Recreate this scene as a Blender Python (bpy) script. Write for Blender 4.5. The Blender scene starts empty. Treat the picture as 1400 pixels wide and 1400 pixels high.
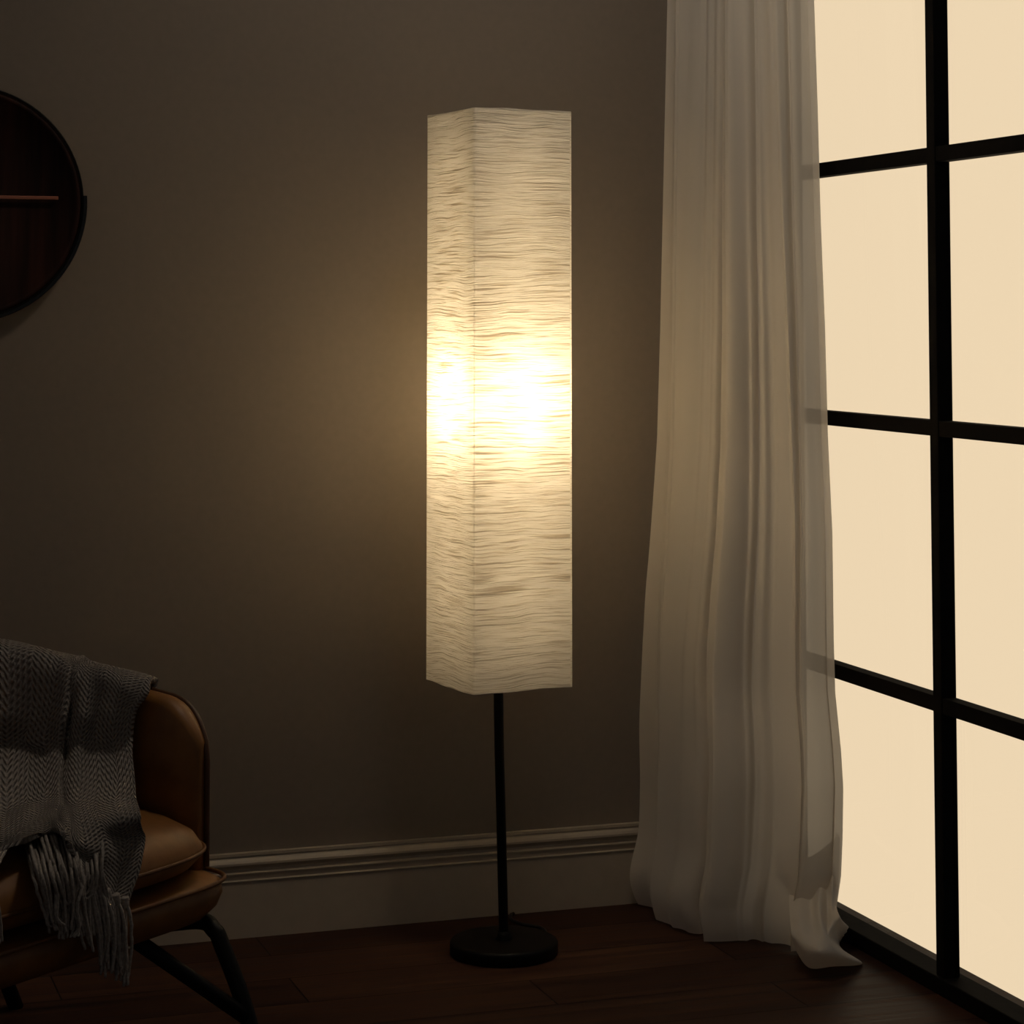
import bpy, bmesh, math, random
from math import sin, cos, pi, radians, sqrt, exp, atan2
from mathutils import Vector, noise, Matrix
random.seed(7)
S = bpy.context.scene
COL = S.collection

# ------------------------------------------------------------------ camera
F, YAW, PIT, Y0, CX, CY, H = 3100.0, 0.3264, 0.06616, 226.08, -1.96269, -4.2683, 1.16
cam = bpy.data.objects.new('camera', bpy.data.cameras.new('camera'))
COL.objects.link(cam)
cam.location = (CX, CY, H)
cam.rotation_euler = (pi/2 + PIT, 0, -YAW)
cam.data.sensor_width = 36
cam.data.lens = F/1400*36
cam.data.shift_y = (Y0-700)/1400
cam.data.clip_start = 0.05
S.camera = cam
C0 = Vector((CX, CY, H))

def ray(px, py):
    u = (px-700)/F; v = -(py-Y0)/F
    y = cos(PIT)-v*sin(PIT); z = sin(PIT)+v*cos(PIT)
    return Vector((u*cos(YAW)+y*sin(YAW), -u*sin(YAW)+y*cos(YAW), z))
def on_z(px, py, z): d = ray(px, py); return C0+d*((z-H)/d.z)
def on_x(px, py, x): d = ray(px, py); return C0+d*((x-CX)/d.x)
def on_y(px, py, y): d = ray(px, py); return C0+d*((y-CY)/d.y)
def at(px, py, D):
    d = ray(px, py); f = d.x*sin(YAW)+d.y*cos(YAW); return C0+d*(D/f)

# ------------------------------------------------------------------ helpers
def link_mesh(name, verts, faces, mat, parent=None, smooth=True, uvs=None):
    me = bpy.data.meshes.new(name)
    me.from_pydata([tuple(v) for v in verts], [], faces)
    if uvs:
        uv = me.uv_layers.new(name='UVMap')
        for l in me.loops: uv.data[l.index].uv = uvs[l.vertex_index]
    bm = bmesh.new(); bm.from_mesh(me)
    bmesh.ops.recalc_face_normals(bm, faces=bm.faces); bm.to_mesh(me); bm.free()
    for p in me.polygons: p.use_smooth = smooth
    me.materials.append(mat)
    o = bpy.data.objects.new(name, me); COL.objects.link(o)
    if parent: o.parent = parent
    return o
class MB:
    def __init__(s): s.v = []; s.f = []
    def add(s, v, f):
        b = len(s.v); s.v += [Vector(p) for p in v]; s.f += [tuple(i+b for i in q) for q in f]; return s
    def box(s, a, b):
        x0,y0,z0 = a; x1,y1,z1 = b
        return s.add([(x0,y0,z0),(x1,y0,z0),(x1,y1,z0),(x0,y1,z0),(x0,y0,z1),(x1,y0,z1),(x1,y1,z1),(x0,y1,z1)],
                     [(0,3,2,1),(4,5,6,7),(0,1,5,4),(1,2,6,5),(2,3,7,6),(3,0,4,7)])
    def tube(s, pts, r, n=10, closed=False, cap=True):
        pts = [Vector(p) for p in pts]; m = len(pts); rr = r if isinstance(r, (list, tuple)) else [r]*m
        ring = []; up = None
        for i, p in enumerate(pts):
            a = pts[(i-1) % m] if (closed or i > 0) else p
            b = pts[(i+1) % m] if (closed or i < m-1) else p
            t = (b-a).normalized()
            if up is None:
                up = t.cross(Vector((0,0,1)));
                if up.length < 1e-3: up = t.cross(Vector((1,0,0)))
            up = (up - t*up.dot(t)).normalized(); w = t.cross(up)
            ring.append([p+(up*cos(2*pi*k/n)+w*sin(2*pi*k/n))*rr[i] for k in range(n)])
        v = [q for R in ring for q in R]; f = []
        for i in range(m if closed else m-1):
            j = (i+1) % m
            for k in range(n): f.append((i*n+k, i*n+(k+1) % n, j*n+(k+1) % n, j*n+k))
        if cap and not closed: f += [tuple(range(n-1, -1, -1)), tuple((m-1)*n+k for k in range(n))]
        return s.add(v, f)
    def lathe(s, prof, n=48, c=(0,0,0), axis='z'):
        v = []; f = []; m = len(prof)
        for r, h in prof:
            for k in range(n):
                a = 2*pi*k/n
                v.append((c[0]+r*cos(a), c[1]+r*sin(a), c[2]+h) if axis == 'z' else (c[0]+r*cos(a), c[1]+h, c[2]+r*sin(a)))
        for i in range(m-1):
            for k in range(n): f.append((i*n+k, i*n+(k+1) % n, (i+1)*n+(k+1) % n, (i+1)*n+k))
        f += [tuple(range(n)), tuple((m-1)*n+k for k in range(n))]
        return s.add(v, f)
    def build(s, name, mat, parent=None, smooth=True, bevel=0):
        o = link_mesh(name, s.v, s.f, mat, parent, smooth)
        if bevel:
            b = o.modifiers.new('bevel', 'BEVEL'); b.width = bevel; b.segments = 2; b.limit_method = 'ANGLE'
        return o
def crom(P, t):
    n = len(P)-1; t = min(max(t, 0), n-1e-6); i = int(t); u = t-i
    p0, p1, p2, p3 = P[max(i-1, 0)], P[i], P[i+1], P[min(i+2, n)]
    return 0.5*((2*p1)+(p2-p0)*u+(2*p0-5*p1+4*p2-p3)*u*u+(3*p1-p0-3*p2+p3)*u**3)
def smooth_path(P, k=8):
    P = [Vector(p) for p in P]; return [crom(P, i/k) for i in range((len(P)-1)*k+1)]
def patch(G, nu, nv):
    """smooth grid through rows of control points G[row][col]"""
    R = len(G); out = []
    for i in range(nv+1):
        cols = [crom([G[r][c] for r in range(R)], i*(R-1)/nv) for c in range(len(G[0]))]
        out.append([crom(cols, j*(len(cols)-1)/nu) for j in range(nu+1)])
    return out
def grid_faces(nr, nc, closed=False):
    f = []
    for i in range(nr-1):
        for j in range(nc if closed else nc-1):
            k = (j+1) % nc; f.append((i*nc+j, i*nc+k, (i+1)*nc+k, (i+1)*nc+j))
    return f
def empty(name, loc, rz=0):
    o = bpy.data.objects.new(name, None); COL.objects.link(o); o.location = loc
    o.rotation_euler = (0, 0, rz); o.empty_display_size = .1; return o
def tag(o, label, cat, group=None):
    o['label'] = label; o['category'] = cat
    if group: o['group'] = group
def struct(o): o['kind'] = 'structure'; return o

# ------------------------------------------------------------------ materials
def mat(name):
    m = bpy.data.materials.new(name); m.use_nodes = True
    nt = m.node_tree; nt.nodes.clear()
    out = nt.nodes.new('ShaderNodeOutputMaterial')
    def N(t, **k):
        n = nt.nodes.new('ShaderNode'+t)
        for a, b in k.items():
            if a in n.inputs: n.inputs[a].default_value = b
            else: setattr(n, a, b)
        return n
    def Lk(a, b): nt.links.new(a, b)
    return m, N, Lk, out
def coords(N, Lk, scale, kind='Object', rot=(0,0,0)):
    tc = N('TexCoord'); mp = N('Mapping'); Lk(tc.outputs[kind], mp.inputs[0])
    mp.inputs['Scale'].default_value = scale; mp.inputs['Rotation'].default_value = rot
    return mp.outputs[0]
def ramp(N, stops):
    r = N('ValToRGB'); e = r.color_ramp.elements
    while len(e) < len(stops): e.new(0.5)
    for q, (p, c) in zip(e, stops): q.position = p; q.color = (*c, 1) if len(c) == 3 else c
    return r
def simple(name, col, rough=.6, metal=0, nscale=None, nstr=.1, var=0, spec=.5, kind='Object', scale=(1,1,1)):
    m, N, Lk, out = mat(name)
    b = N('BsdfPrincipled'); b.inputs['Roughness'].default_value = rough; b.inputs['Metallic'].default_value = metal
    b.inputs['Specular IOR Level'].default_value = spec
    b.inputs['Base Color'].default_value = (*col, 1); Lk(b.outputs[0], out.inputs[0])
    if nscale:
        no = N('TexNoise'); no.inputs['Scale'].default_value = nscale; no.inputs['Detail'].default_value = 5
        Lk(coords(N, Lk, scale, kind), no.inputs[0])
        if var:
            r = ramp(N, [(.3, tuple(c*(1-var) for c in col)), (.7, tuple(min(1, c*(1+var)) for c in col))])
            Lk(no.outputs[0], r.inputs[0]); Lk(r.outputs[0], b.inputs['Base Color'])
        bp = N('Bump'); bp.inputs['Strength'].default_value = nstr; bp.inputs['Distance'].default_value = .004
        Lk(no.outputs[0], bp.inputs['Height']); Lk(bp.outputs[0], b.inputs['Normal'])
    return m
M_WALL = simple('wall_paint', (.238, .200, .164), .75, nscale=60, nstr=.05, var=.03, spec=.2)
M_TRIM = simple('trim_paint', (.47, .41, .33), .45, nscale=40, nstr=.04, var=.04, spec=.35)
M_BLACK = simple('black_metal', (.004, .0035, .003), .5, 0, nscale=90, nstr=.04, spec=.2)
M_FRAME = simple('black_window_metal', (.009, .008, .007), .8, 0, nscale=50, nstr=.08, var=.2, spec=.08)
M_CEIL = simple('ceiling_paint', (.8, .78, .74), .9, nscale=40, nstr=.05)
M_CORD = simple('black_cord', (.01, .009, .008), .5, nscale=100, nstr=.02)
M_LEATHER = simple('brown_leather', (.28, .118, .027), .50, nscale=22, nstr=.10, var=.22, spec=.5)
M_PIPING = simple('dark_leather_piping', (.09, .035, .012), .45, nscale=80, nstr=.1, var=.1)
M_SEAM = simple('brown_leather_piping', (.19, .08, .022), .5, nscale=80, nstr=.1, var=.1)
M_COPPER = simple('copper_metal', (.42, .17, .11), .4, .5, nscale=60, nstr=.03)
M_GLOSS = simple('glossy_black_metal', (.02, .02, .02), .22, .6, nscale=60, nstr=.02, spec=.6)
M_YARN = simple('grey_yarn', (.40, .36, .325), .95, nscale=220, nstr=.5, var=.25, spec=.1)

def wood_floor():
    m, N, Lk, out = mat('dark_wood_floor')
    b = N('BsdfPrincipled'); Lk(b.outputs[0], out.inputs[0])
    tc = N('TexCoord'); mp = N('Mapping'); Lk(tc.outputs['Object'], mp.inputs[0])
    mp.inputs['Location'].default_value = (0.24+.79*4, .147*40+.0, 0)
    br = N('TexBrick'); Lk(mp.outputs[0], br.inputs[0])
    br.offset = .5; br.offset_frequency = 2; br.squash = 1
    br.inputs['Scale'].default_value = 1; br.inputs['Brick Width'].default_value = .79; br.inputs['Row Height'].default_value = .147
    br.inputs['Mortar Size'].default_value = .0016; br.inputs['Mortar Smooth'].default_value = .3
    br.inputs['Color1'].default_value = (0,0,0,1); br.inputs['Color2'].default_value = (1,1,1,1); br.inputs['Mortar'].default_value = (.5,.5,.5,1)
    g = N('TexNoise'); g.inputs['Scale'].default_value = 1; g.inputs['Detail'].default_value = 6; g.inputs['Distortion'].default_value = .6
    Lk(coords(N, Lk, (2.2, 46, 1)), g.inputs[0])
    r = ramp(N, [(.25, (.028, .013, .009)), (.5, (.058, .026, .016)), (.75, (.094, .044, .024))]); Lk(g.outputs[0], r.inputs[0])
    hs = N('HueSaturation'); Lk(r.outputs[0], hs.inputs['Color'])
    mr = N('MapRange'); mr.inputs['To Min'].default_value = .65; mr.inputs['To Max'].default_value = 1.35
    Lk(br.outputs['Color'], mr.inputs[0]); Lk(mr.outputs[0], hs.inputs['Value'])
    mx = N('Mix'); mx.data_type = 'RGBA'; Lk(br.outputs['Fac'], mx.inputs[0]); Lk(hs.outputs[0], mx.inputs[6]); mx.inputs[7].default_value = (.004,.002,.002,1)
    Lk(mx.outputs[2], b.inputs['Base Color'])
    ro = ramp(N, [(.2, (.46,)*3), (.8, (.66,)*3)]); Lk(g.outputs[0], ro.inputs[0]); Lk(ro.outputs[0], b.inputs['Roughness'])
    b.inputs['Specular IOR Level'].default_value = .12
    inv = N('Math', operation='SUBTRACT'); Lk(g.outputs[0], inv.inputs[0]); Lk(br.outputs['Fac'], inv.inputs[1])
    bp = N('Bump'); bp.inputs['Strength'].default_value = .25; bp.inputs['Distance'].default_value = .002
    Lk(inv.outputs[0], bp.inputs['Height']); Lk(bp.outputs[0], b.inputs['Normal'])
    return m
M_FLOOR = wood_floor()

def clock_wood():
    m, N, Lk, out = mat('dark_walnut')
    b = N('BsdfPrincipled'); Lk(b.outputs[0], out.inputs[0])
    g = N('TexNoise'); g.inputs['Scale'].default_value = 1; g.inputs['Detail'].default_value = 5
    Lk(coords(N, Lk, (40, 1, 2.5)), g.inputs[0])
    r = ramp(N, [(.3, (.010, .004, .003)), (.7, (.055, .018, .011))]); Lk(g.outputs[0], r.inputs[0]); Lk(r.outputs[0], b.inputs['Base Color'])
    b.inputs['Roughness'].default_value = .6; b.inputs['Specular IOR Level'].default_value = .2
    bp = N('Bump'); bp.inputs['Strength'].default_value = .2; bp.inputs['Distance'].default_value = .002
    Lk(g.outputs[0], bp.inputs['Height']); Lk(bp.outputs[0], b.inputs['Normal'])
    return m
M_WALNUT = clock_wood()

def shade_paper():
    m, N, Lk, out = mat('crinkled_rice_paper')
    co = coords(N, Lk, (1,1,1), 'UV')
    # long thin horizontal creases running round the shade (u = metres round, v = metres up)
    def layer(su, sv, det, dist, lo, hi):
        mp = N('Mapping'); mp.inputs['Scale'].default_value = (su, sv, 1); 
        wp = N('TexNoise'); wp.inputs['Scale'].default_value = 7; wp.inputs['Detail'].default_value = 2; Lk(co, wp.inputs[0])
        sub = N('VectorMath', operation='SUBTRACT'); Lk(wp.outputs['Color'], sub.inputs[0]); sub.inputs[1].default_value = (.5,.5,.5)
        sc = N('VectorMath', operation='MULTIPLY'); Lk(sub.outputs[0], sc.inputs[0]); sc.inputs[1].default_value = (.02, dist, 0)
        ad = N('VectorMath', operation='ADD'); Lk(co, ad.inputs[0]); Lk(sc.outputs[0], ad.inputs[1]); Lk(ad.outputs[0], mp.inputs[0])
        n = N('TexNoise'); n.noise_dimensions = '2D'; n.inputs['Scale'].default_value = 1; n.inputs['Detail'].default_value = det; n.inputs['Roughness'].default_value = .55
        Lk(mp.outputs[0], n.inputs[0])
        mr = N('MapRange'); mr.inputs[1].default_value = lo; mr.inputs[2].default_value = hi; Lk(n.outputs[0], mr.inputs[0])
        return mr.outputs[0]
    a = layer(7, 320, 3, .022, .30, .50)
    b2 = layer(14, 640, 2, .02, .20, .50)
    mul = N('Math', operation='MULTIPLY'); Lk(a, mul.inputs[0]); Lk(b2, mul.inputs[1])
    # dens: 1 = single thin sheet, 0 = sharp gathered crease
    r = ramp(N, [(0, (.30, .23, .15)), (.35, (.66, .58, .45)), (.8, (.93, .89, .80))]); Lk(mul.outputs[0], r.inputs[0])
    d = N('BsdfDiffuse'); d.inputs['Color'].default_value = (.93, .90, .84, 1)
    t = N('BsdfTranslucent'); Lk(r.outputs[0], t.inputs['Color'])
    bp = N('Bump'); bp.inputs['Strength'].default_value = .55; bp.inputs['Distance'].default_value = .003
    Lk(mul.outputs[0], bp.inputs['Height']); Lk(bp.outputs[0], d.inputs['Normal']); Lk(bp.outputs[0], t.inputs['Normal'])
    mx = N('MixShader'); mx.inputs[0].default_value = .40; Lk(d.outputs[0], mx.inputs[1]); Lk(t.outputs[0], mx.inputs[2])
    Lk(mx.outputs[0], out.inputs[0])
    return m
M_PAPER = shade_paper()

def sheer():
    m, N, Lk, out = mat('sheer_curtain_voile')
    d = N('BsdfDiffuse'); d.inputs['Color'].default_value = (.90, .84, .75, 1)
    t = N('BsdfTranslucent'); t.inputs['Color'].default_value = (.90, .84, .75, 1)
    tr = N('BsdfTransparent')
    n = N('TexNoise'); n.inputs['Scale'].default_value = 1; n.inputs['Detail'].default_value = 3
    Lk(coords(N, Lk, (900, 900, 900)), n.inputs[0])
    bp = N('Bump'); bp.inputs['Strength'].default_value = .08; bp.inputs['Distance'].default_value = .001
    Lk(n.outputs[0], bp.inputs['Height']); Lk(bp.outputs[0], d.inputs['Normal'])
    a = N('MixShader'); a.inputs[0].default_value = .38; Lk(d.outputs[0], a.inputs[1]); Lk(t.outputs[0], a.inputs[2])
    b = N('MixShader'); b.inputs[0].default_value = .06; Lk(a.outputs[0], b.inputs[1]); Lk(tr.outputs[0], b.inputs[2])
    Lk(b.outputs[0], out.inputs[0]); return m
M_SHEER = sheer()

def glass():
    m, N, Lk, out = mat('window_glass')
    tr = N('BsdfTransparent'); gl = N('BsdfGlossy'); gl.inputs['Roughness'].default_value = .02
    mx = N('MixShader'); mx.inputs[0].default_value = .04; Lk(tr.outputs[0], mx.inputs[1]); Lk(gl.outputs[0], mx.inputs[2])
    Lk(mx.outputs[0], out.inputs[0]); return m
M_GLASS = glass()

def knit():
    m, N, Lk, out = mat('grey_herringbone_knit')
    b = N('BsdfPrincipled'); b.inputs['Roughness'].default_value = .95; b.inputs['Specular IOR Level'].default_value = .1
    Lk(b.outputs[0], out.inputs[0])
    tc = N('TexCoord'); sp = N('SeparateXYZ'); Lk(tc.outputs['UV'], sp.inputs[0])
    # herringbone: v + |frac(u/w)-.5| zigzag
    def M(op, a, b_=None, **k):
        n = N('Math', operation=op)
        for i, q in enumerate((a, b_)):
            if q is None: continue
            if isinstance(q, (int, float)): n.inputs[i].default_value = q
            else: Lk(q, n.inputs[i])
        return n.outputs[0]
    zz = M('PINGPONG', sp.outputs[0], .032)
    v = M('ADD', sp.outputs[1], zz)
    no = N('TexNoise'); no.inputs['Scale'].default_value = 60; Lk(tc.outputs['UV'], no.inputs[0])
    v2 = M('ADD', v, M('MULTIPLY', no.outputs[0], .004))
    w1 = M('SINE', M('MULTIPLY', v2, 2*pi/.0088))
    w2 = M('SINE', M('MULTIPLY', sp.outputs[0], 2*pi/.0075))
    hgt = M('ADD', M('MULTIPLY', w1, .65), M('MULTIPLY', M('MULTIPLY', w2, w1), .5))
    n2 = N('TexNoise'); n2.inputs['Scale'].default_value = 400; Lk(tc.outputs['UV'], n2.inputs[0])
    h2 = M('ADD', hgt, n2.outputs[0])
    mr = N('MapRange'); Lk(h2, mr.inputs[0]); mr.inputs[1].default_value = -1; mr.inputs[2].default_value = 1.5
    r = ramp(N, [(0, (.14, .12, .105)), (.45, (.36, .32, .285)), (1, (.50, .45, .41))]); Lk(mr.outputs[0], r.inputs[0]); Lk(r.outputs[0], b.inputs['Base Color'])
    bp = N('Bump'); bp.inputs['Strength'].default_value = .9; bp.inputs['Distance'].default_value = .005
    Lk(h2, bp.inputs['Height']); Lk(bp.outputs[0], b.inputs['Normal'])
    return m
M_KNIT = knit()

def emis(name, col, s):
    m, N, Lk, out = mat(name); e = N('Emission'); e.inputs[0].default_value = (*col, 1); e.inputs[1].default_value = s
    Lk(e.outputs[0], out.inputs[0]); return m

# ------------------------------------------------------------------ sky: warm even glow low in the direction the window looks
W = bpy.data.worlds.new('dusk_sky'); S.world = W; W.use_nodes = True
nt = W.node_tree; nt.nodes.clear()
wo = nt.nodes.new('ShaderNodeOutputWorld'); bg = nt.nodes.new('ShaderNodeBackground'); nt.links.new(bg.outputs[0], wo.inputs[0])
tc = nt.nodes.new('ShaderNodeTexCoord'); dp = nt.nodes.new('ShaderNodeVectorMath'); dp.operation = 'DOT_PRODUCT'
az = YAW+radians(9.9); el = radians(-18)
dp.inputs[1].default_value = (sin(az)*cos(el), cos(az)*cos(el), sin(el))
nt.links.new(tc.outputs['Generated'], dp.inputs[0])
mr = nt.nodes.new('ShaderNodeMapRange'); mr.inputs[1].default_value = .6; mr.inputs[2].default_value = .84; mr.interpolation_type = 'SMOOTHSTEP'
nt.links.new(dp.outputs['Value'], mr.inputs[0])
mx = nt.nodes.new('ShaderNodeMix'); mx.data_type = 'RGBA'
nt.links.new(mr.outputs[0], mx.inputs[0])
mx.inputs[6].default_value = (.052, .051, .050, 1)
mx.inputs[7].default_value = (.915, .725, .482, 1)
nt.links.new(mx.outputs[2], bg.inputs[0]); bg.inputs[1].default_value = 1

# ------------------------------------------------------------------ room shell
XL, YF, ZC = -4.2, -5.2, 2.55
struct(MB().box((XL, YF, -.1), (.12, .12, 0)).build('floor', M_FLOOR, smooth=False))
struct(MB().box((XL, 0, 0), (.12, .12, ZC)).build('wall_back', M_WALL, smooth=False))
struct(MB().box((XL, YF, ZC), (.12, .12, ZC+.1)).build('ceiling', M_CEIL, smooth=False))
WY0, WY1, WZ1 = -.10, -2.17, 2.42        # window opening in the right wall
rw = MB()
rw.box((0, WY0, 0), (.06, 0, ZC)); rw.box((0, YF, 0), (.06, WY1, ZC)); rw.box((0, WY1, WZ1), (.06, WY0, ZC))
struct(rw.build('wall_right', M_WALL, smooth=False))

ceil = empty('added_ceiling_light', (-.66, -.88, ZC))  # unseen fixture, added to light the upper walls and curtain from above
tag(ceil, 'round flush ceiling light added out of view to brighten the upper walls and curtain', 'ceiling light')
MB().lathe([(0, -.0), (.135, -.0), (.138, -.004), (.138, -.018), (.13, -.022), (0, -.022)], 48).build('housing', M_TRIM, ceil)
MB().lathe([(0, -.022), (.124, -.022), (.12, -.040), (.10, -.062), (.06, -.078), (0, -.083)][::-1], 32).build('diffuser', emis('added_dome_glow', (1, .87, .72), 22.5), ceil)

# baseboard profile (distance from wall, height)
HB = .155
prof = [(0, 0), (.016, 0), (.016, .104), (.0185, .1045), (.0185, .1055), (.0135, .107), (.0135, .1165), (.0175, .1175), (.0175, .1195), (.011, .1215),
        (.0105, .126), (.014, .1305), (.0185, .134), (.0185, .138), (.0155, .142), (.0115, .1455), (.010, .1485), (.0125, .150), (.0125, HB), (0, HB)]
def baseboard(name, a, b, n):
    v = []; f = []; m = len(prof)
    for p in (a, b):
        for d, h in prof: v.append((p[0]+n[0]*d, p[1]+n[1]*d, h))
    for i in range(m-1): f.append((i, i+1, m+i+1, m+i))
    f += [tuple(range(m)), tuple(range(m, 2*m))]
    o = link_mesh(name, v, f, M_TRIM, smooth=False); struct(o); return o
baseboard('baseboard_back', (XL, -.0005), (0, -.0005), (0, -1))
baseboard('baseboard_right', (-.0005, -.02), (-.0005, WY0+.01), (-1, 0))

# window
win = struct(empty('window_1', (0, WY0, 0)))
def lw(mb, name, m, bevel=0):
    for v in mb.v: v -= Vector((0, WY0, 0))
    return mb.build(name, m, win, smooth=False, bevel=bevel)
X0, X1 = .006, .036
lw(MB().box((.0, WY1, .0), (.05, WY0, .029)), 'window_sill', M_FRAME, .002)
lw(MB().box((.0, WY0-.030, .029), (.05, WY0, WZ1)), 'window_jamb', M_FRAME, .0015)
lw(MB().box((.0, WY1, .029), (.05, WY1+.030, WZ1)), 'window_jamb', M_FRAME, .0015)
lw(MB().box((.0, WY1+.03, WZ1-.03), (.05, WY0-.03, WZ1)), 'window_head', M_FRAME, .0015)
MY = [-.743, -1.218, -1.693]; MZ = [.489, .964, 1.442, 1.92]
for y in MY: lw(MB().box((X0, y-.0145, .029), (X1, y+.0145, WZ1-.03)), 'mullion', M_FRAME, .0015)
for z in MZ:
    ys = [WY0-.03]+[q for y in MY for q in (y+.0145, y-.0145)]+[WY1+.03]
    t = MB()
    for i in range(0, len(ys), 2): t.box((X0+.002, ys[i+1], z-.0135), (X1-.002, ys[i], z+.0135))
    lw(t, 'muntin', M_FRAME, .0012)
t = MB(); ys = [WY0-.03]+[q for y in MY for q in (y+.0145, y-.0145)]+[WY1+.03]; zs = [.029]+[q for z in MZ for q in (z-.0135, z+.0135)]+[WZ1-.03]
for i in range(0, len(ys), 2):
    for j in range(0, len(zs), 2): t.box((.026, ys[i+1], zs[j]), (.029, ys[i], zs[j+1]))
lw(t, 'window_glass', M_GLASS)

# ------------------------------------------------------------------ floor lamp
base = on_z(689, 1303, 0)
lamp = empty('floor_lamp', base)
tag(lamp, 'tall floor lamp with lit square crinkled paper shade on black pole and base', 'floor lamp')
LB = base.copy()
R = .0985
MB().lathe([(0, 0), (R-.004, 0), (R, .003), (R, .019), (R-.0008, .0222), (R-.004, .0245), (R-.010, .0252), (.03, .0258), (0, .0258)], 96).build('base', M_BLACK, lamp)
top = at(681.5, 948, 4.195); zt = top.z
axis_top = Vector((top.x-LB.x, top.y-LB.y, zt))
sx, sy = axis_top.x, axis_top.y
pole = [Vector((0, 0, .024)), Vector((sx*.5, sy*.5, zt*.5)), Vector((sx, sy, zt)), Vector((sx, sy, .85))]
MB().tube(smooth_path(pole, 6), .0088, 20).build('pole', M_BLACK, lamp)
MB().lathe([(0, .0245), (.0155, .0245), (.0155, .027), (.0125, .031), (.0115, .040), (0, .040)], 32).build('pole_collar', M_BLACK, lamp)
ZB, ZT = .490, 1.534         # shade bottom and top
BZ = 1.005                   # bulb height
MB().lathe([(0, 0), (.016, 0), (.020, .012), (.028, .040), (.029, .045), (0, .045)], 32, (sx, sy, .845)).build('bulb_socket', M_BLACK, lamp)
bulb = MB().lathe([(0, -.03), (.013, -.03), (.016, -.012), (.024, .010), (.030, .040), (.031, .066), (.027, .082), (.016, .094), (0, .099)], 16, (sx, sy, .97)).build('bulb', emis('lit_bulb', (1, .79, .50), 58), lamp)
MB().lathe([(0, 0), (.0105, 0), (.0105, .94), (.006, .946), (0, .947)], 16, (sx, sy, .555)).build('added_glow_tube', emis('added_tube_glow', (1, .77, .48), 8), lamp)  # emitter added besides the bulb to spread the glow along the shade
# paper shade: square tube with slightly rounded corners and real crinkles
A, TH = .2015, radians(8.5)
import sys
def shade_pts(off=0, side=A, r=.006):
    h = side/2+off; P = []
    for cx_, cy_, a0 in ((1, -1, -90), (1, 1, 0), (-1, 1, 90), (-1, -1, 180)):
        for k in range(4):
            a = radians(a0+k*30); P.append((cx_*(h-r)+r*cos(a), cy_*(h-r)+r*sin(a)))
    return P
def shade_mesh():
    P = shade_pts(); out = []; n = len(P)
    for i in range(n):
        a = Vector(P[i]); b = Vector(P[(i+1) % n]); L = (b-a).length; k = max(1, round(L/.006))
        for j in range(k): out.append(a.lerp(b, j/k))
    m = len(out); NV = 330; v = []; uvs = []
    cum = [0]
    for i in range(m): cum.append(cum[-1]+(out[(i+1) % m]-out[i]).length)
    for i in range(NV+1):
        z = ZB+(ZT-ZB)*i/NV
        for j in range(m+1):
            p = out[j % m]; nrm = p.normalized(); u = cum[j]
            cr = min(abs(abs(p.x)-A/2), 1)+min(abs(abs(p.y)-A/2), 1)
            edge = min(1, min(abs(p.x-p.y), abs(p.x+p.y))/.03)
            w = noise.noise((p.x*9, p.y*9, z*130))*.0011+noise.noise((p.x*5, p.y*5, z*45+9))*.0010
            w *= edge*min(1, (z-ZB)/.01, (ZT-z)/.01)
            nn = Vector((math.copysign(1, p.x), 0)) if abs(p.x) > abs(p.y) else Vector((0, math.copysign(1, p.y)))
            q = p+nn*w
            zz = z+(noise.noise((p.x*14, p.y*14, 3+(z > 1)*5))*.0025 if i in (0, NV) else 0)
            x = q.x*cos(TH)-q.y*sin(TH); y = q.x*sin(TH)+q.y*cos(TH)
            v.append((x+sx, y+sy, zz)); uvs.append((u, z))
    return v, grid_faces(NV+1, m+1), uvs
v, f, uvs = shade_mesh()
shade = link_mesh('lamp_shade', v, f, M_PAPER, lamp, True, uvs)
def ring_at(z, r=.0016, side=A-.006):
    P = [Vector((p[0]*cos(TH)-p[1]*sin(TH)+sx, p[0]*sin(TH)+p[1]*cos(TH)+sy, z)) for p in shade_pts(0, side)]
    return P, r
M_WIRE = simple('white_wire', (.6, .55, .45), .5, nscale=50, nstr=.02)
wr = MB()
for z in (ZB+.003, ZT-.003):
    P, r = ring_at(z); wr.tube(P, r, 6, closed=True)
for k in range(4):
    a = TH+radians(45+90*k); d = (A-.008)/sqrt(2)*.99
    wr.tube([(sx+d*cos(a), sy+d*sin(a), ZB+.003), (sx+d*cos(a), sy+d*sin(a), ZT-.003)], .0007, 6)
    wr.tube([(sx+.010*cos(a), sy+.010*sin(a), .87), (sx+d*cos(a), sy+d*sin(a), .87)], .0014, 6)
wr.build('shade_frame', M_WIRE, shade)
# cord on the floor
cp = [on_z(735, 1284, .004), on_z(746, 1276, .004), on_z(738, 1268, .004), on_z(716, 1264, .004), on_z(700, 1258, .004), on_z(698, 1252, .004), on_z(702, 1249.5, .004)]
cp = [Vector((p.x, p.y, .0045)) - Vector((LB.x, LB.y, 0)) for p in cp]
MB().tube(smooth_path(cp, 8), .0034, 8).build('cord', M_CORD, lamp)

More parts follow.
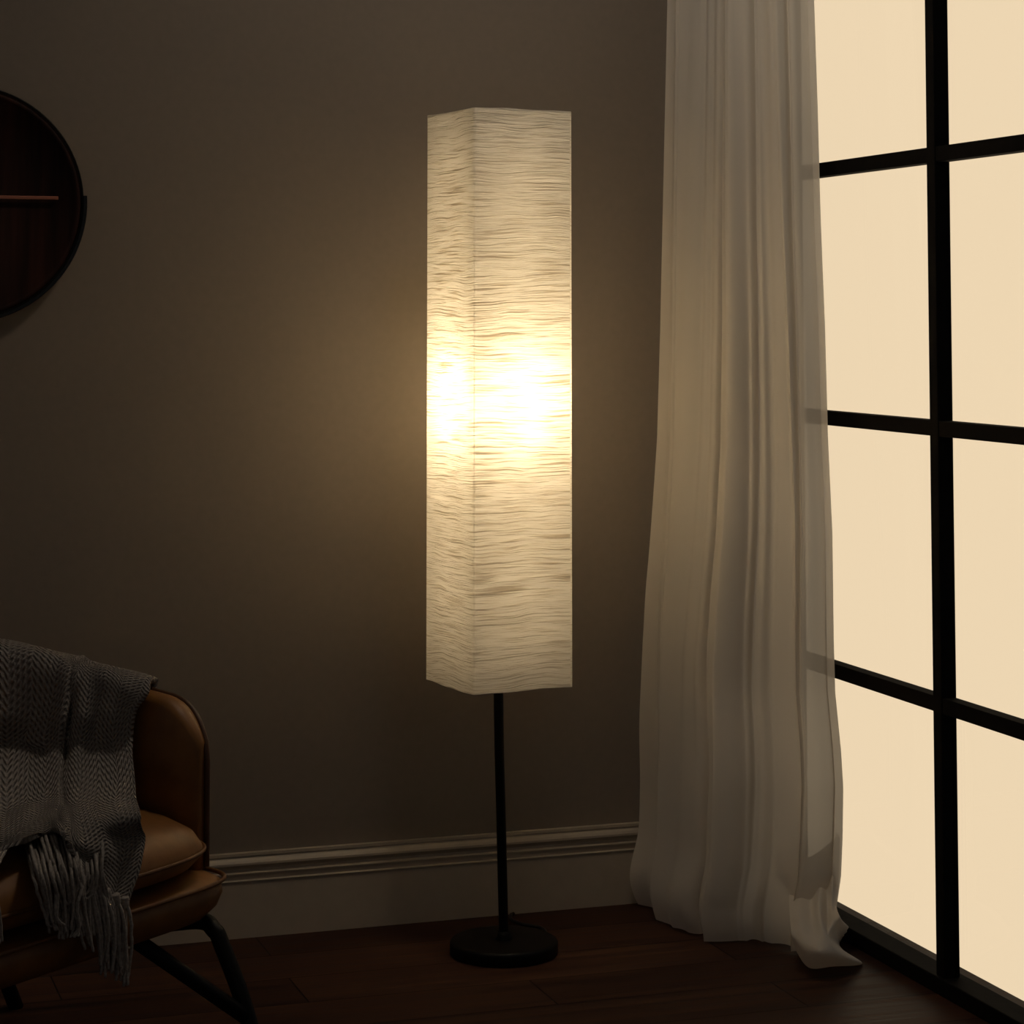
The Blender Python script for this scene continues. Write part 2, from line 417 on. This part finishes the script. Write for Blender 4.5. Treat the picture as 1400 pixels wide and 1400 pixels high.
# ------------------------------------------------------------------ wall clock
cc = on_y(-50, 279, 0); clk = empty('wall_clock', (cc.x, 0, 1.367))
tag(clk, 'large round dark walnut clock with a copper hand on the wall above the armchair', 'wall clock')
RC = .2135
MB().lathe([(0, -.001), (RC-.004, -.001), (RC-.001, -.004), (RC-.001, -.024), (RC-.004, -.028), (RC-.012, -.028), (RC-.014, -.022), (0, -.022)], 96, axis='y').build('clock_face', M_WALNUT, clk)
a = MB().tube([(RC*cos(t), -.029, RC*sin(t)) for t in [2*pi*k/96 for k in range(96)]], .0022, 6, closed=True).build('clock_rim', M_BLACK, clk)
MB().box((-.03, -.034, .0065), (.168, -.030, .0130)).build('hand', M_COPPER, clk, False, .001)['label'] = 'copper hand pointing right'
MB().lathe([(0, -.022), (.012, -.022), (.012, -.037), (.009, -.039), (0, -.039)], 24, (0, 0, .0098), axis='y').build('hand_hub', M_COPPER, clk)
# metal half ring cradling the lower half
hr = []; n = 60
for k in range(n+1):
    t = radians(4)-(radians(188))*k/n
    hr.append((t))
mb = MB(); vv = []; ff = []
for k, t in enumerate(hr):
    for r_, y_ in ((RC+.001, -.002), (RC+.008, -.002), (RC+.008, -.034), (RC+.001, -.034)):
        vv.append((r_*cos(t), y_, r_*sin(t)))
for k in range(n):
    for j in range(4): ff.append((k*4+j, k*4+(j+1) % 4, (k+1)*4+(j+1) % 4, (k+1)*4+j))
ff += [(0, 1, 2, 3), tuple(n*4+j for j in range(4))]
mb.add(vv, ff).build('metal_band', M_GLOSS, clk, False, .001)['label'] = 'glossy black metal half ring'

# ------------------------------------------------------------------ sheer curtain
KY = [0, 150, 300, 450, 600, 730, 800, 880, 950, 1030, 1080, 1150, 1200, 1250]
LX = [918, 915, 912, 909, 905, 898, 893, 889, 888, 888, 888, 889, 890, 893]
RX = [1113, 1118, 1122, 1128, 1132, 1138, 1139, 1140, 1142, 1150, 1153, 1152, 1150, 1143]
def lerp_tab(X, Y, x):
    if x <= X[0]: return Y[0]+(Y[1]-Y[0])*(x-X[0])/(X[1]-X[0])
    for i in range(len(X)-1):
        if x <= X[i+1]: return Y[i]+(Y[i+1]-Y[i])*(x-X[i])/(X[i+1]-X[i])
    return Y[-1]
ZL = [on_y(LX[i], KY[i], -.03).z for i in range(len(KY))][::-1]; XLs = [on_y(LX[i], KY[i], -.03).x for i in range(len(KY))][::-1]
ZR = [on_x(RX[i], KY[i], -.05).z for i in range(len(KY))][::-1]; YRs = [on_x(RX[i], KY[i], -.05).y for i in range(len(KY))][::-1]
CT = 2.5
def curtain():
    NU, NV = 420, 170; v = []; uvs = []
    for i in range(NV+1):
        z = (i/NV)**1.35*CT
        xl = lerp_tab(ZL, XLs, max(z, .02)) if z < ZL[-1] else XLs[-1]+.0*z
        yr = lerp_tab(ZR, YRs, max(z, .06)) if z < ZR[-1] else YRs[-1]
        low = max(0, 1-z/.9); hem = max(0, 1-z/.16)
        P = [Vector((xl, -.03, 0)), Vector((xl-.010-.005*low, -.13, 0)), Vector((xl+.015-.025*low, yr*.62, 0)), Vector((-.125-.03*low, yr*.88+.02, 0)), Vector((-.05, yr, 0))]
        for j in range(NU+1):
            s = j/NU
            q = s+.010*noise.noise((s*3, z*.5, 1.3))*min(1, 6*s*(1-s))
            p = crom(P, s*4); t = (crom(P, min(1, s+.01)*4)-crom(P, max(0, s-.01)*4)).normalized()
            nn = Vector((-t.y, t.x, 0))
            if nn.x > 0: nn = -nn
            env = min(1, s/.06, (1-s)/.05)
            am = .013+.005*noise.noise((s*6, z*.4, 5))+.010*low
            ph = 2*pi*(3.8*q+.55*noise.noise((q*5.5, z*.22, 2.1)))
            d = am*sin(ph)+.0022*sin(2*pi*16*q+2.5*noise.noise((q*9, z*.3, 7)))*(1-.4*low)+.0012*noise.noise((q*45, z*1.0, 4))
            tt = .008*sin(2*ph+.9)*(.6+.8*low)
            up_ = min(1, z/.5)
            sm = lambda e0, e1: max(0, min(1, (q-e0)/(e1-e0)))
            d += .016*(sm(.175, .182)-sm(.235, .243))*up_
            for c0, w0, a0 in ((.47, .006, .012), (.66, .008, .007), (.86, .006, .010)):
                d -= a0*exp(-((q-c0)/w0)**2)*up_
            # soft billow just above the floor
            d += hem*(.022+.02*noise.noise((q*8, 0, 3)))*sin(pi*min(1, z/.16)*.9+.15)*1.1
            d += .006*noise.noise((q*14, z*7, 11))*low
            r = p+nn*d*env+t*tt*env
            zz = z+ .004
            if z < .05: zz += .008*max(0, noise.noise((q*18, 0, 8)))*(1-z/.05)
            r.x = min(r.x, -.012); r.y = min(r.y, -.024)
            v.append((r.x, r.y, zz)); uvs.append((s*2.5, z))
    return v, grid_faces(NV+1, NU+1), uvs
v, f, uvs = curtain()
cur = link_mesh('curtain', v, f, M_SHEER, None, True, uvs)
tag(cur, 'sheer off-white floor-length curtain hanging in the corner beside the black window', 'curtain')
# the hem pooling on the floor
hem = [
 [at(x, y, 4.31) for x, y in [(1078, 1178), (1092, 1176), (1106, 1172), (1118, 1165), (1128, 1158), (1137, 1150), (1144, 1143), (1148, 1136)]],
 [at(x, y, D) for x, y, D in [(1079, 1222, 4.235), (1094, 1222, 4.22), (1108, 1218, 4.235), (1120, 1208, 4.22), (1130, 1202, 4.235), (1138, 1194, 4.22), (1144, 1186, 4.24), (1148, 1178, 4.24)]],
 [at(1080, 1255, 4.15), at(1094, 1262, 4.11), at(1110, 1262, 4.12), at(1122, 1256, 4.11), at(1131, 1256, 4.15), at(1137, 1244, 4.15), at(1142, 1232, 4.18), at(1145, 1222, 4.20)],
 [at(1083, 1283, 4.10), at(1100, 1300, 4.06), at(1120, 1302, 4.03), at(1140, 1298, 4.05), at(1134, 1280, 4.08), at(1142, 1268, 4.12), at(1150, 1256, 4.12), at(1136, 1250, 4.17)],
 [on_z(1090, 1303, .004), on_z(1106, 1323, .004), on_z(1138, 1321, .010), on_z(1178, 1317, .006), on_z(1154, 1300, .016), on_z(1148, 1288, .006), on_z(1163, 1271, .014), on_z(1138, 1262, .014)],
 [on_z(1092, 1298, .003), on_z(1108, 1316, .003), on_z(1136, 1316, .003), on_z(1168, 1314, .003), on_z(1150, 1302, .003), on_z(1144, 1290, .003), on_z(1152, 1276, .003), on_z(1134, 1266, .003)]]
G = patch(hem, 84, 48)
hv = [Vector((min(p.x, -.008), p.y, max(p.z, .003))) for r in G for p in r]
ho = link_mesh('curtain_hem', hv, grid_faces(49, 85), M_SHEER, cur, True)
ho['label'] = 'crumpled end of the hem lying on the floor'

# ------------------------------------------------------------------ armchair
CH = Vector((-1.700, -.856, 0)); CA = atan2(-.786, .619)
chair = empty('armchair', CH, CA)
tag(chair, 'low brown leather tub armchair on black tube legs with a grey throw over it', 'armchair')
IM = (Matrix.Translation(CH) @ Matrix.Rotation(CA, 4, 'Z')).inverted()
def loc(p): return IM @ p
def sup(a, b, n, t):      # rounded-rectangle outline
    c, s_ = cos(t), sin(t)
    return (a*math.copysign(abs(c)**(2/n), c), b*math.copysign(abs(s_)**(2/n), s_))
def pad(name, cx_, a, b, n, prof, m, par, K=96, bump=0):
    v = []; f = []
    for sc, z in prof:
        for k in range(K):
            x, y = sup(a-sc, b-sc, n, 2*pi*k/K)
            v.append((cx_+x, y, z+bump*noise.noise((x*7, y*7, 3))*(1 if z > .35 else 0)))
    f = grid_faces(len(prof), K, True)
    f += [tuple(range(K)), tuple((len(prof)-1)*K+k for k in range(K))]
    return link_mesh(name, v, f, m, par, True)
FX, FY = .303, .355
pad('seat_base', 0, FX, FY, 9, [(.30, .262), (.10, .262), (.045, .264), (.02, .272), (.006, .288), (0, .306), (.002, .322), (.010, .327), (.05, .331), (.30, .333)], M_LEATHER, chair)
sb = [o for o in chair.children if o.name.startswith('seat_base')][0]
MB().tube([(*sup(FX+.002, FY+.002, 9, 2*pi*k/160), .3265) for k in range(160)], .0034, 8, closed=True).build('piping', M_SEAM, sb)
cu = pad('seat_cushion', -.01, FX+.008, FY-.010, 5.5, [(.22, .334), (.05, .335), (.015, .348), (0, .366), (.002, .378), (.012, .396), (.035, .412), (.075, .424), (.13, .430), (.22, .433)], M_LEATHER, chair, bump=.006)
MB().tube([(-.01+sup(FX+.009, FY-.009, 5.5, 2*pi*k/128)[0], sup(FX+.009, FY-.009, 5.5, 2*pi*k/128)[1], .372) for k in range(128)], .003, 8, closed=True).build('piping', M_SEAM, cu)
# tub shell: wraps far side, back and near side
def shell():
    pts = []; R_ = .15; x1 = .230; yb = .341; xb = -.29
    n = 26
    for k in range(n): pts.append((x1+(xb+R_-x1)*(k/n)**1.5, yb))
    for k in range(13):
        a = radians(90+90*k/12); pts.append((xb+R_+R_*cos(a), yb-R_+R_*sin(a)))
    for k in range(1, 16): pts.append((xb, (yb-R_)*(1-2*k/16)))
    for k in range(13):
        a = radians(180+90*k/12); pts.append((xb+R_+R_*cos(a), -(yb-R_)+R_*sin(a)))
    for k in range(1, n+1): pts.append((xb+R_+(x1-xb-R_)*(1-(1-k/n)**1.5), -yb))
    return [Vector((p[0], p[1], 0)) for p in pts]
SP = shell(); NS = len(SP)
cum = [0]
for i in range(1, NS): cum.append(cum[-1]+(SP[i]-SP[i-1]).length)
TOT = cum[-1]
def topz(i):
    d = min(cum[i], TOT-cum[i])
    arm = .572+.085*min(1, d/.75)
    e = max(0, 1-d/.075)
    return arm-.052*e**2.4-.004*e
def build_shell():
    v = []; T = .040; prof_n = 15
    rows = []
    for i, p in enumerate(SP):
        a = SP[max(i-1, 0)]; b = SP[min(i+1, NS-1)]; t = (b-a).normalized(); out = Vector((t.y, -t.x, 0))
        if out.dot(p) < 0: out = -out
        zt_ = topz(i); zb = .328; r = []
        d = min(cum[i], TOT-cum[i]); th = T*(.35+.65*min(1, d/.035)**.6)
        puff = .014*min(1, d/.08)
        for k in range(9):           # inner side, bottom to top
            u = k/8; z = zb+(zt_-.012-zb)*u
            r.append(p-out*(th/2+puff*sin(pi*min(1, u*1.02)))+Vector((0, 0, z)))
        for k in range(1, 6):        # over the top
            a_ = pi*k/6; r.append(p-out*(th/2*cos(a_))+Vector((0, 0, zt_-.012+.012*sin(a_))))
        for k in range(9):
            u = 1-k/8; r.append(p+out*th/2+Vector((0, 0, zb+(zt_-.012-zb)*u)))
        rows.append(r)
    m = len(rows[0]); v = [q for r in rows for q in r]
    f = grid_faces(NS, m)+[tuple(range(m)), tuple((NS-1)*m+k for k in range(m))]
    for i in range(NS-1): f.append((i*m, (i+1)*m, (i+1)*m+m-1, i*m+m-1))
    return v, f, rows
v, f, rows = build_shell()
bk = link_mesh('backrest', v, f, M_LEATHER, chair)
pp = [rows[0][12]*0+Vector((rows[0][13].x+.004, rows[0][13].y, z)) for z in (.332, .40, .46)]
side = [Vector((rows[0][13].x+.003, rows[0][13].y, .332+(rows[0][13].z-.332)*k/8)) for k in range(8)]
sideb = [Vector((rows[-1][13].x+.003, rows[-1][13].y, .332+(rows[-1][13].z-.332)*k/8)) for k in range(8)]
MB().tube(side+[r[13]+Vector((0, 0, .002)) for r in rows]+sideb[::-1], .0045, 8).build('piping', M_PIPING, bk)
# legs: front pair with slanting brace, rear pair straight
foot = loc(on_z(22, 1377, 0)); foot.z = 0
ff_ = loc(at(391, 1489, 3.40)); zf = ff_.z
sc_ = (H-0)/(H-zf)
def fleg(sg, name='leg'):
    kn = loc(at(268, 1262, 3.47)); kn2 = loc(at(296, 1272, 3.455)); mid = loc(at(334, 1375, 3.425)); ft = loc(at(374, 1460, 3.40)); ft.z = 0.0
    br = loc(at(205, 1286, 3.30))
    d = (ft-mid).normalized(); 
    P = [Vector((kn.x-.06, kn.y-.10, .254)), Vector((kn.x, kn.y, .254)), Vector((kn2.x-.004, kn2.y, .243)), kn2+(mid-kn2)*.2, mid, ft]
    if sg < 0: P = [Vector((p.x, -p.y, p.z)) for p in P]
    l = MB().tube(smooth_path(P, 8), .0125, 14).build(name, M_BLACK, chair)
    B = [Vector((br.x-.03, br.y, .268)), Vector((br.x, br.y+.02, .255)), mid+(ft-mid)*.12]
    if sg < 0: B = [Vector((p.x, -p.y, p.z)) for p in B]
    MB().tube([B[0].lerp(B[2], 0), B[0].lerp(B[2], .5), B[2]], .0115, 14).build('brace', M_BLACK, chair)
fleg(1); fleg(-1)
for sg in (1, -1):
    P = [Vector((-.27, .33*sg, .268)), Vector((foot.x, foot.y*sg, .0))]
    MB().tube([P[0], P[0].lerp(P[1], .5), P[1]], .0125, 14).build('leg', M_BLACK, chair)

# ------------------------------------------------------------------ knitted throw draped over the arm and seat
def rd(px): return 3.72-.00092*px       # distance of the arm's crest along the picture
def sd(y, z=.452): return (H-z)*F/(y-431)
rowsG = []
LE = [.07, .045, .015]+[0]*7
top_y = [(-36, 868), (-14, 875), (30, 884), (75, 896), (99, 907), (107, 919), (117, 913), (140, 914), (170, 920), (208, 930)]
def R_(l): return [at(*q) for q in l]
rowsG.append(R_([(x+6, y+38, rd(x)+.085) for x, y in top_y]))
rowsG.append(R_([(x+4, y+6, rd(x)+.045) for x, y in top_y]))
rowsG.append(R_([(x, y, rd(x)+.0) for x, y in top_y]))
rowsG.append(R_([(x-(6 if i == 9 else 1), y+14, rd(x)-.040-LE[i]*.6+(.012 if i == 5 else 0)) for i, (x, y) in enumerate(top_y)]))
xs = [-36, -14, 28, 66, 88, 97, 108, 132, 160, 184]
rowsG.append(R_([(x, 975, rd(x)-.064-LE[i]+(.028 if i == 5 else 0)-(.016 if i in (4, 6) else 0)) for i, x in enumerate(xs)]))
xs = [-36, -15, 26, 60, 82, 91, 102, 128, 158, 181]
rowsG.append(R_([(x, 1030, rd(x)-.085-LE[i]+(.030 if i == 5 else 0)-(.018 if i in (4, 6) else 0)) for i, x in enumerate(xs)]))
xs = [-37, -16, 24, 56, 78, 87, 99, 126, 158, 186]
ys_ = [1100, 1096, 1092, 1090, 1088, 1088, 1090, 1090, 1090, 1090]
rowsG.append(R_([(x, y, sd(y, .456)-LE[i]*.3+(.03 if i == 5 else 0)-(.012 if i in (4, 6) else 0)) for i, (x, y) in enumerate(zip(xs, ys_))]))
xs = [-38, -17, 20, 54, 76, 86, 99, 128, 162, 192]
ys_ = [1135, 1128, 1118, 1112, 1110, 1112, 1116, 1118, 1118, 1116]
rowsG.append(R_([(x, y, sd(y)) for x, y in zip(xs, ys_)]))
def fe(px): return 3.072+.00125*px-.075
xs = [-39, -18, 16, 52, 76, 88, 102, 134, 166, 196]
ys_ = [1160, 1150, 1140, 1126, 1122, 1128, 1146, 1148, 1146, 1142]
rowsG.append(R_([(x, y, max(sd(y, .450), fe(x))) for x, y in zip(xs, ys_)]))
xs = [-40, -19, 12, 50, 76, 90, 104, 134, 162, 190]
ys_ = [1172, 1162, 1150, 1136, 1130, 1142, 1172, 1182, 1184, 1182]
rowsG.append(R_([(x, y, max(sd(y, .446), fe(x)-.006)) for x, y in zip(xs, ys_)]))
xs = [-41, -20, 8, 48, 76, 92, 108, 132, 152, 174]
ys_ = [1180, 1170, 1158, 1142, 1134, 1150, 1196, 1214, 1224, 1232]
rowsG.append(R_([(x, y, max(sd(y, .442), fe(x)-.010)) for x, y in zip(xs, ys_)]))
G = patch(rowsG, 150, 200)
org = at(100, 915, rd(100))
throw = empty('throw_blanket', (org.x, org.y, 0.33))
tag(throw, 'grey herringbone knit throw blanket with tassels draped over the brown armchair', 'blanket')
o3 = Vector((org.x, org.y, .33))
from mathutils.bvhtree import BVHTree
bpy.context.view_layer.update()
bv = []; bf = []
for ch in [c for c in chair.children_recursive if c.type == 'MESH' and c.name.split('.')[0] in ('seat_base', 'seat_cushion', 'backrest', 'piping')]:
    b0 = len(bv); mw = Matrix.Translation(CH) @ Matrix.Rotation(CA, 4, 'Z')
    bv += [mw @ v.co for v in ch.data.vertices]; bf += [tuple(b0+i for i in p.vertices) for p in ch.data.polygons]
TREE = BVHTree.FromPolygons(bv, bf)
def clear(p, gap):
    # lay a point of cloth on the leather instead of inside it
    for _ in range(3):
        q, n, _i, d = TREE.find_nearest(p, .12)
        if q is None: return p
        if (p-q).dot(n) < 0: p = q+n*gap
        elif d < gap: p = q+(p-q).normalized()*gap if d > 1e-5 else q+n*gap
        else: return p
    return p
tv = []; tuv = []
nr, nc = len(G), len(G[0])
for it in range(4):
    G = [[clear(p, .012) for p in r] for r in G]
    if it < 3:
        G = [[G[i][j] if i in (0, nr-1) or j in (0, nc-1) else G[i][j]*.5+(G[i-1][j]+G[i+1][j]+G[i][j-1]+G[i][j+1])*.125 for j in range(nc)] for i in range(nr)]
for i, r in enumerate(G):
    for j, p in enumerate(r):
        q = clear(p+Vector((noise.noise((i*.05, j*.06, 1)), noise.noise((i*.05, j*.06, 5)), noise.noise((i*.05, j*.06, 9))))*.004, .0105)-o3
        tv.append(q); tuv.append((j/150*.36, i/200*.62))
cl = link_mesh('cloth', tv, grid_faces(201, 151), M_KNIT, throw, True, tuv)
so = cl.modifiers.new('solid', 'SOLIDIFY'); so.thickness = .009; so.offset = 0
def tassel(path, n=8, spread=.0070, r=.0029):
    mb = MB(); P0 = [at(*q)-o3 for q in path]
    for k in range(n):
        jit = Vector((random.uniform(-1, 1), random.uniform(-1, 1), random.uniform(-.6, .6)))*spread
        j2 = Vector((random.uniform(-1, 1), random.uniform(-1, 1), random.uniform(-1, 1)))*spread*1.1
        m = len(P0); P = [p+jit*(i/(m-1))**.7*1.2+j2*sin(pi*i/(m-1)) for i, p in enumerate(P0)]
        P[-1] = P[-1]+(P[-1]-P[-2])*random.uniform(-.35, .15)
        Q = smooth_path(P, 7); Q = [q+Vector((noise.noise((i*.6, k, 1)), noise.noise((i*.6, k, 4)), 0))*.0012 for i, q in enumerate(Q)]
        Q = [clear(q+o3, .0065)-o3 for q in Q]
        mb.tube(Q, [r*(1-.35*i/len(Q)) for i in range(len(Q))], 6)
    mb.tube([clear(q+o3, .0115)-o3 for q in smooth_path([P0[0]-(P0[1]-P0[0]).normalized()*.004, P0[0], P0[0]+(P0[1]-P0[0]).normalized()*.012], 3)], [.004]+[.0065]*5+[.004], 8)
    mb.build('tassel', M_YARN, throw)
def fy(px, y): return (px, y, fe(px)-.022)
L = [
 [(-26, 1164, 3.20), (-20, 1178, 3.12), fy(-12, 1215), fy(-6, 1250), fy(-2, 1285)],
 [(0, 1152, 3.24), (10, 1150, 3.20), fy(-6, 1178), fy(-12, 1200), fy(-14, 1230)],
 [(22, 1142, 3.28), (30, 1128, 3.25), (44, 1150, 3.18), fy(55, 1190), fy(66, 1235), fy(74, 1268)],
 [(34, 1140, 3.27), (44, 1122, 3.24), (62, 1146, 3.17), fy(76, 1186), fy(84, 1222), fy(88, 1238)],
 [(44, 1138, 3.28), (54, 1120, 3.25), (76, 1142, 3.18), fy(86, 1190), fy(90, 1240), fy(88, 1284)],
 [(54, 1130, 3.30), (66, 1120, 3.26), (88, 1144, 3.18), fy(100, 1180), fy(106, 1210), fy(112, 1232)],
 [(66, 1132, 3.31), (78, 1122, 3.27), (96, 1150, 3.18), fy(104, 1195), fy(112, 1245), fy(122, 1290)],
 [(78, 1130, 3.31), (94, 1124, 3.26), (112, 1150, 3.18), fy(120, 1190), fy(118, 1218), fy(112, 1228)],
 [(88, 1130, 3.30), (106, 1128, 3.25), (126, 1156, 3.17), fy(130, 1196), fy(122, 1232), fy(128, 1278)],
 [(96, 1138, 3.28), (112, 1130, 3.24), (132, 1156, 3.17), fy(132, 1200), fy(142, 1240), fy(146, 1300)],
 [(60, 1136, 3.28), (68, 1150, 3.18), fy(66, 1190), fy(72, 1220), fy(70, 1252), fy(78, 1262)],
 [(104, 1190, 3.14), fy(108, 1205), fy(98, 1236), fy(104, 1262), fy(100, 1276)],
 [fy(120, 1202), fy(128, 1225), fy(138, 1270), fy(144, 1322)],
 [fy(134, 1212), fy(140, 1236), fy(146, 1280), fy(146, 1326)],
 [fy(146, 1220), fy(152, 1244), fy(156, 1290), fy(158, 1334)],
 [fy(158, 1226), fy(162, 1250), fy(164, 1292), fy(165, 1340)],
 [fy(170, 1230), fy(172, 1252), fy(174, 1296), fy(174, 1346)],
]
for p in L: tassel(p)

# ------------------------------------------------------------------ render look
S.view_settings.view_transform = 'Standard'; S.view_settings.look = 'None'
S.view_settings.gamma = 1; S.view_settings.use_curve_mapping = False; S.view_settings.exposure = 0
S.cycles.use_denoising = True
S.cycles.max_bounces = 12; S.cycles.diffuse_bounces = 8; S.cycles.transparent_max_bounces = 24; S.cycles.transmission_bounces = 8
S.cycles.sample_clamp_indirect = 6
S.cycles.caustics_reflective = False; S.cycles.caustics_refractive = False
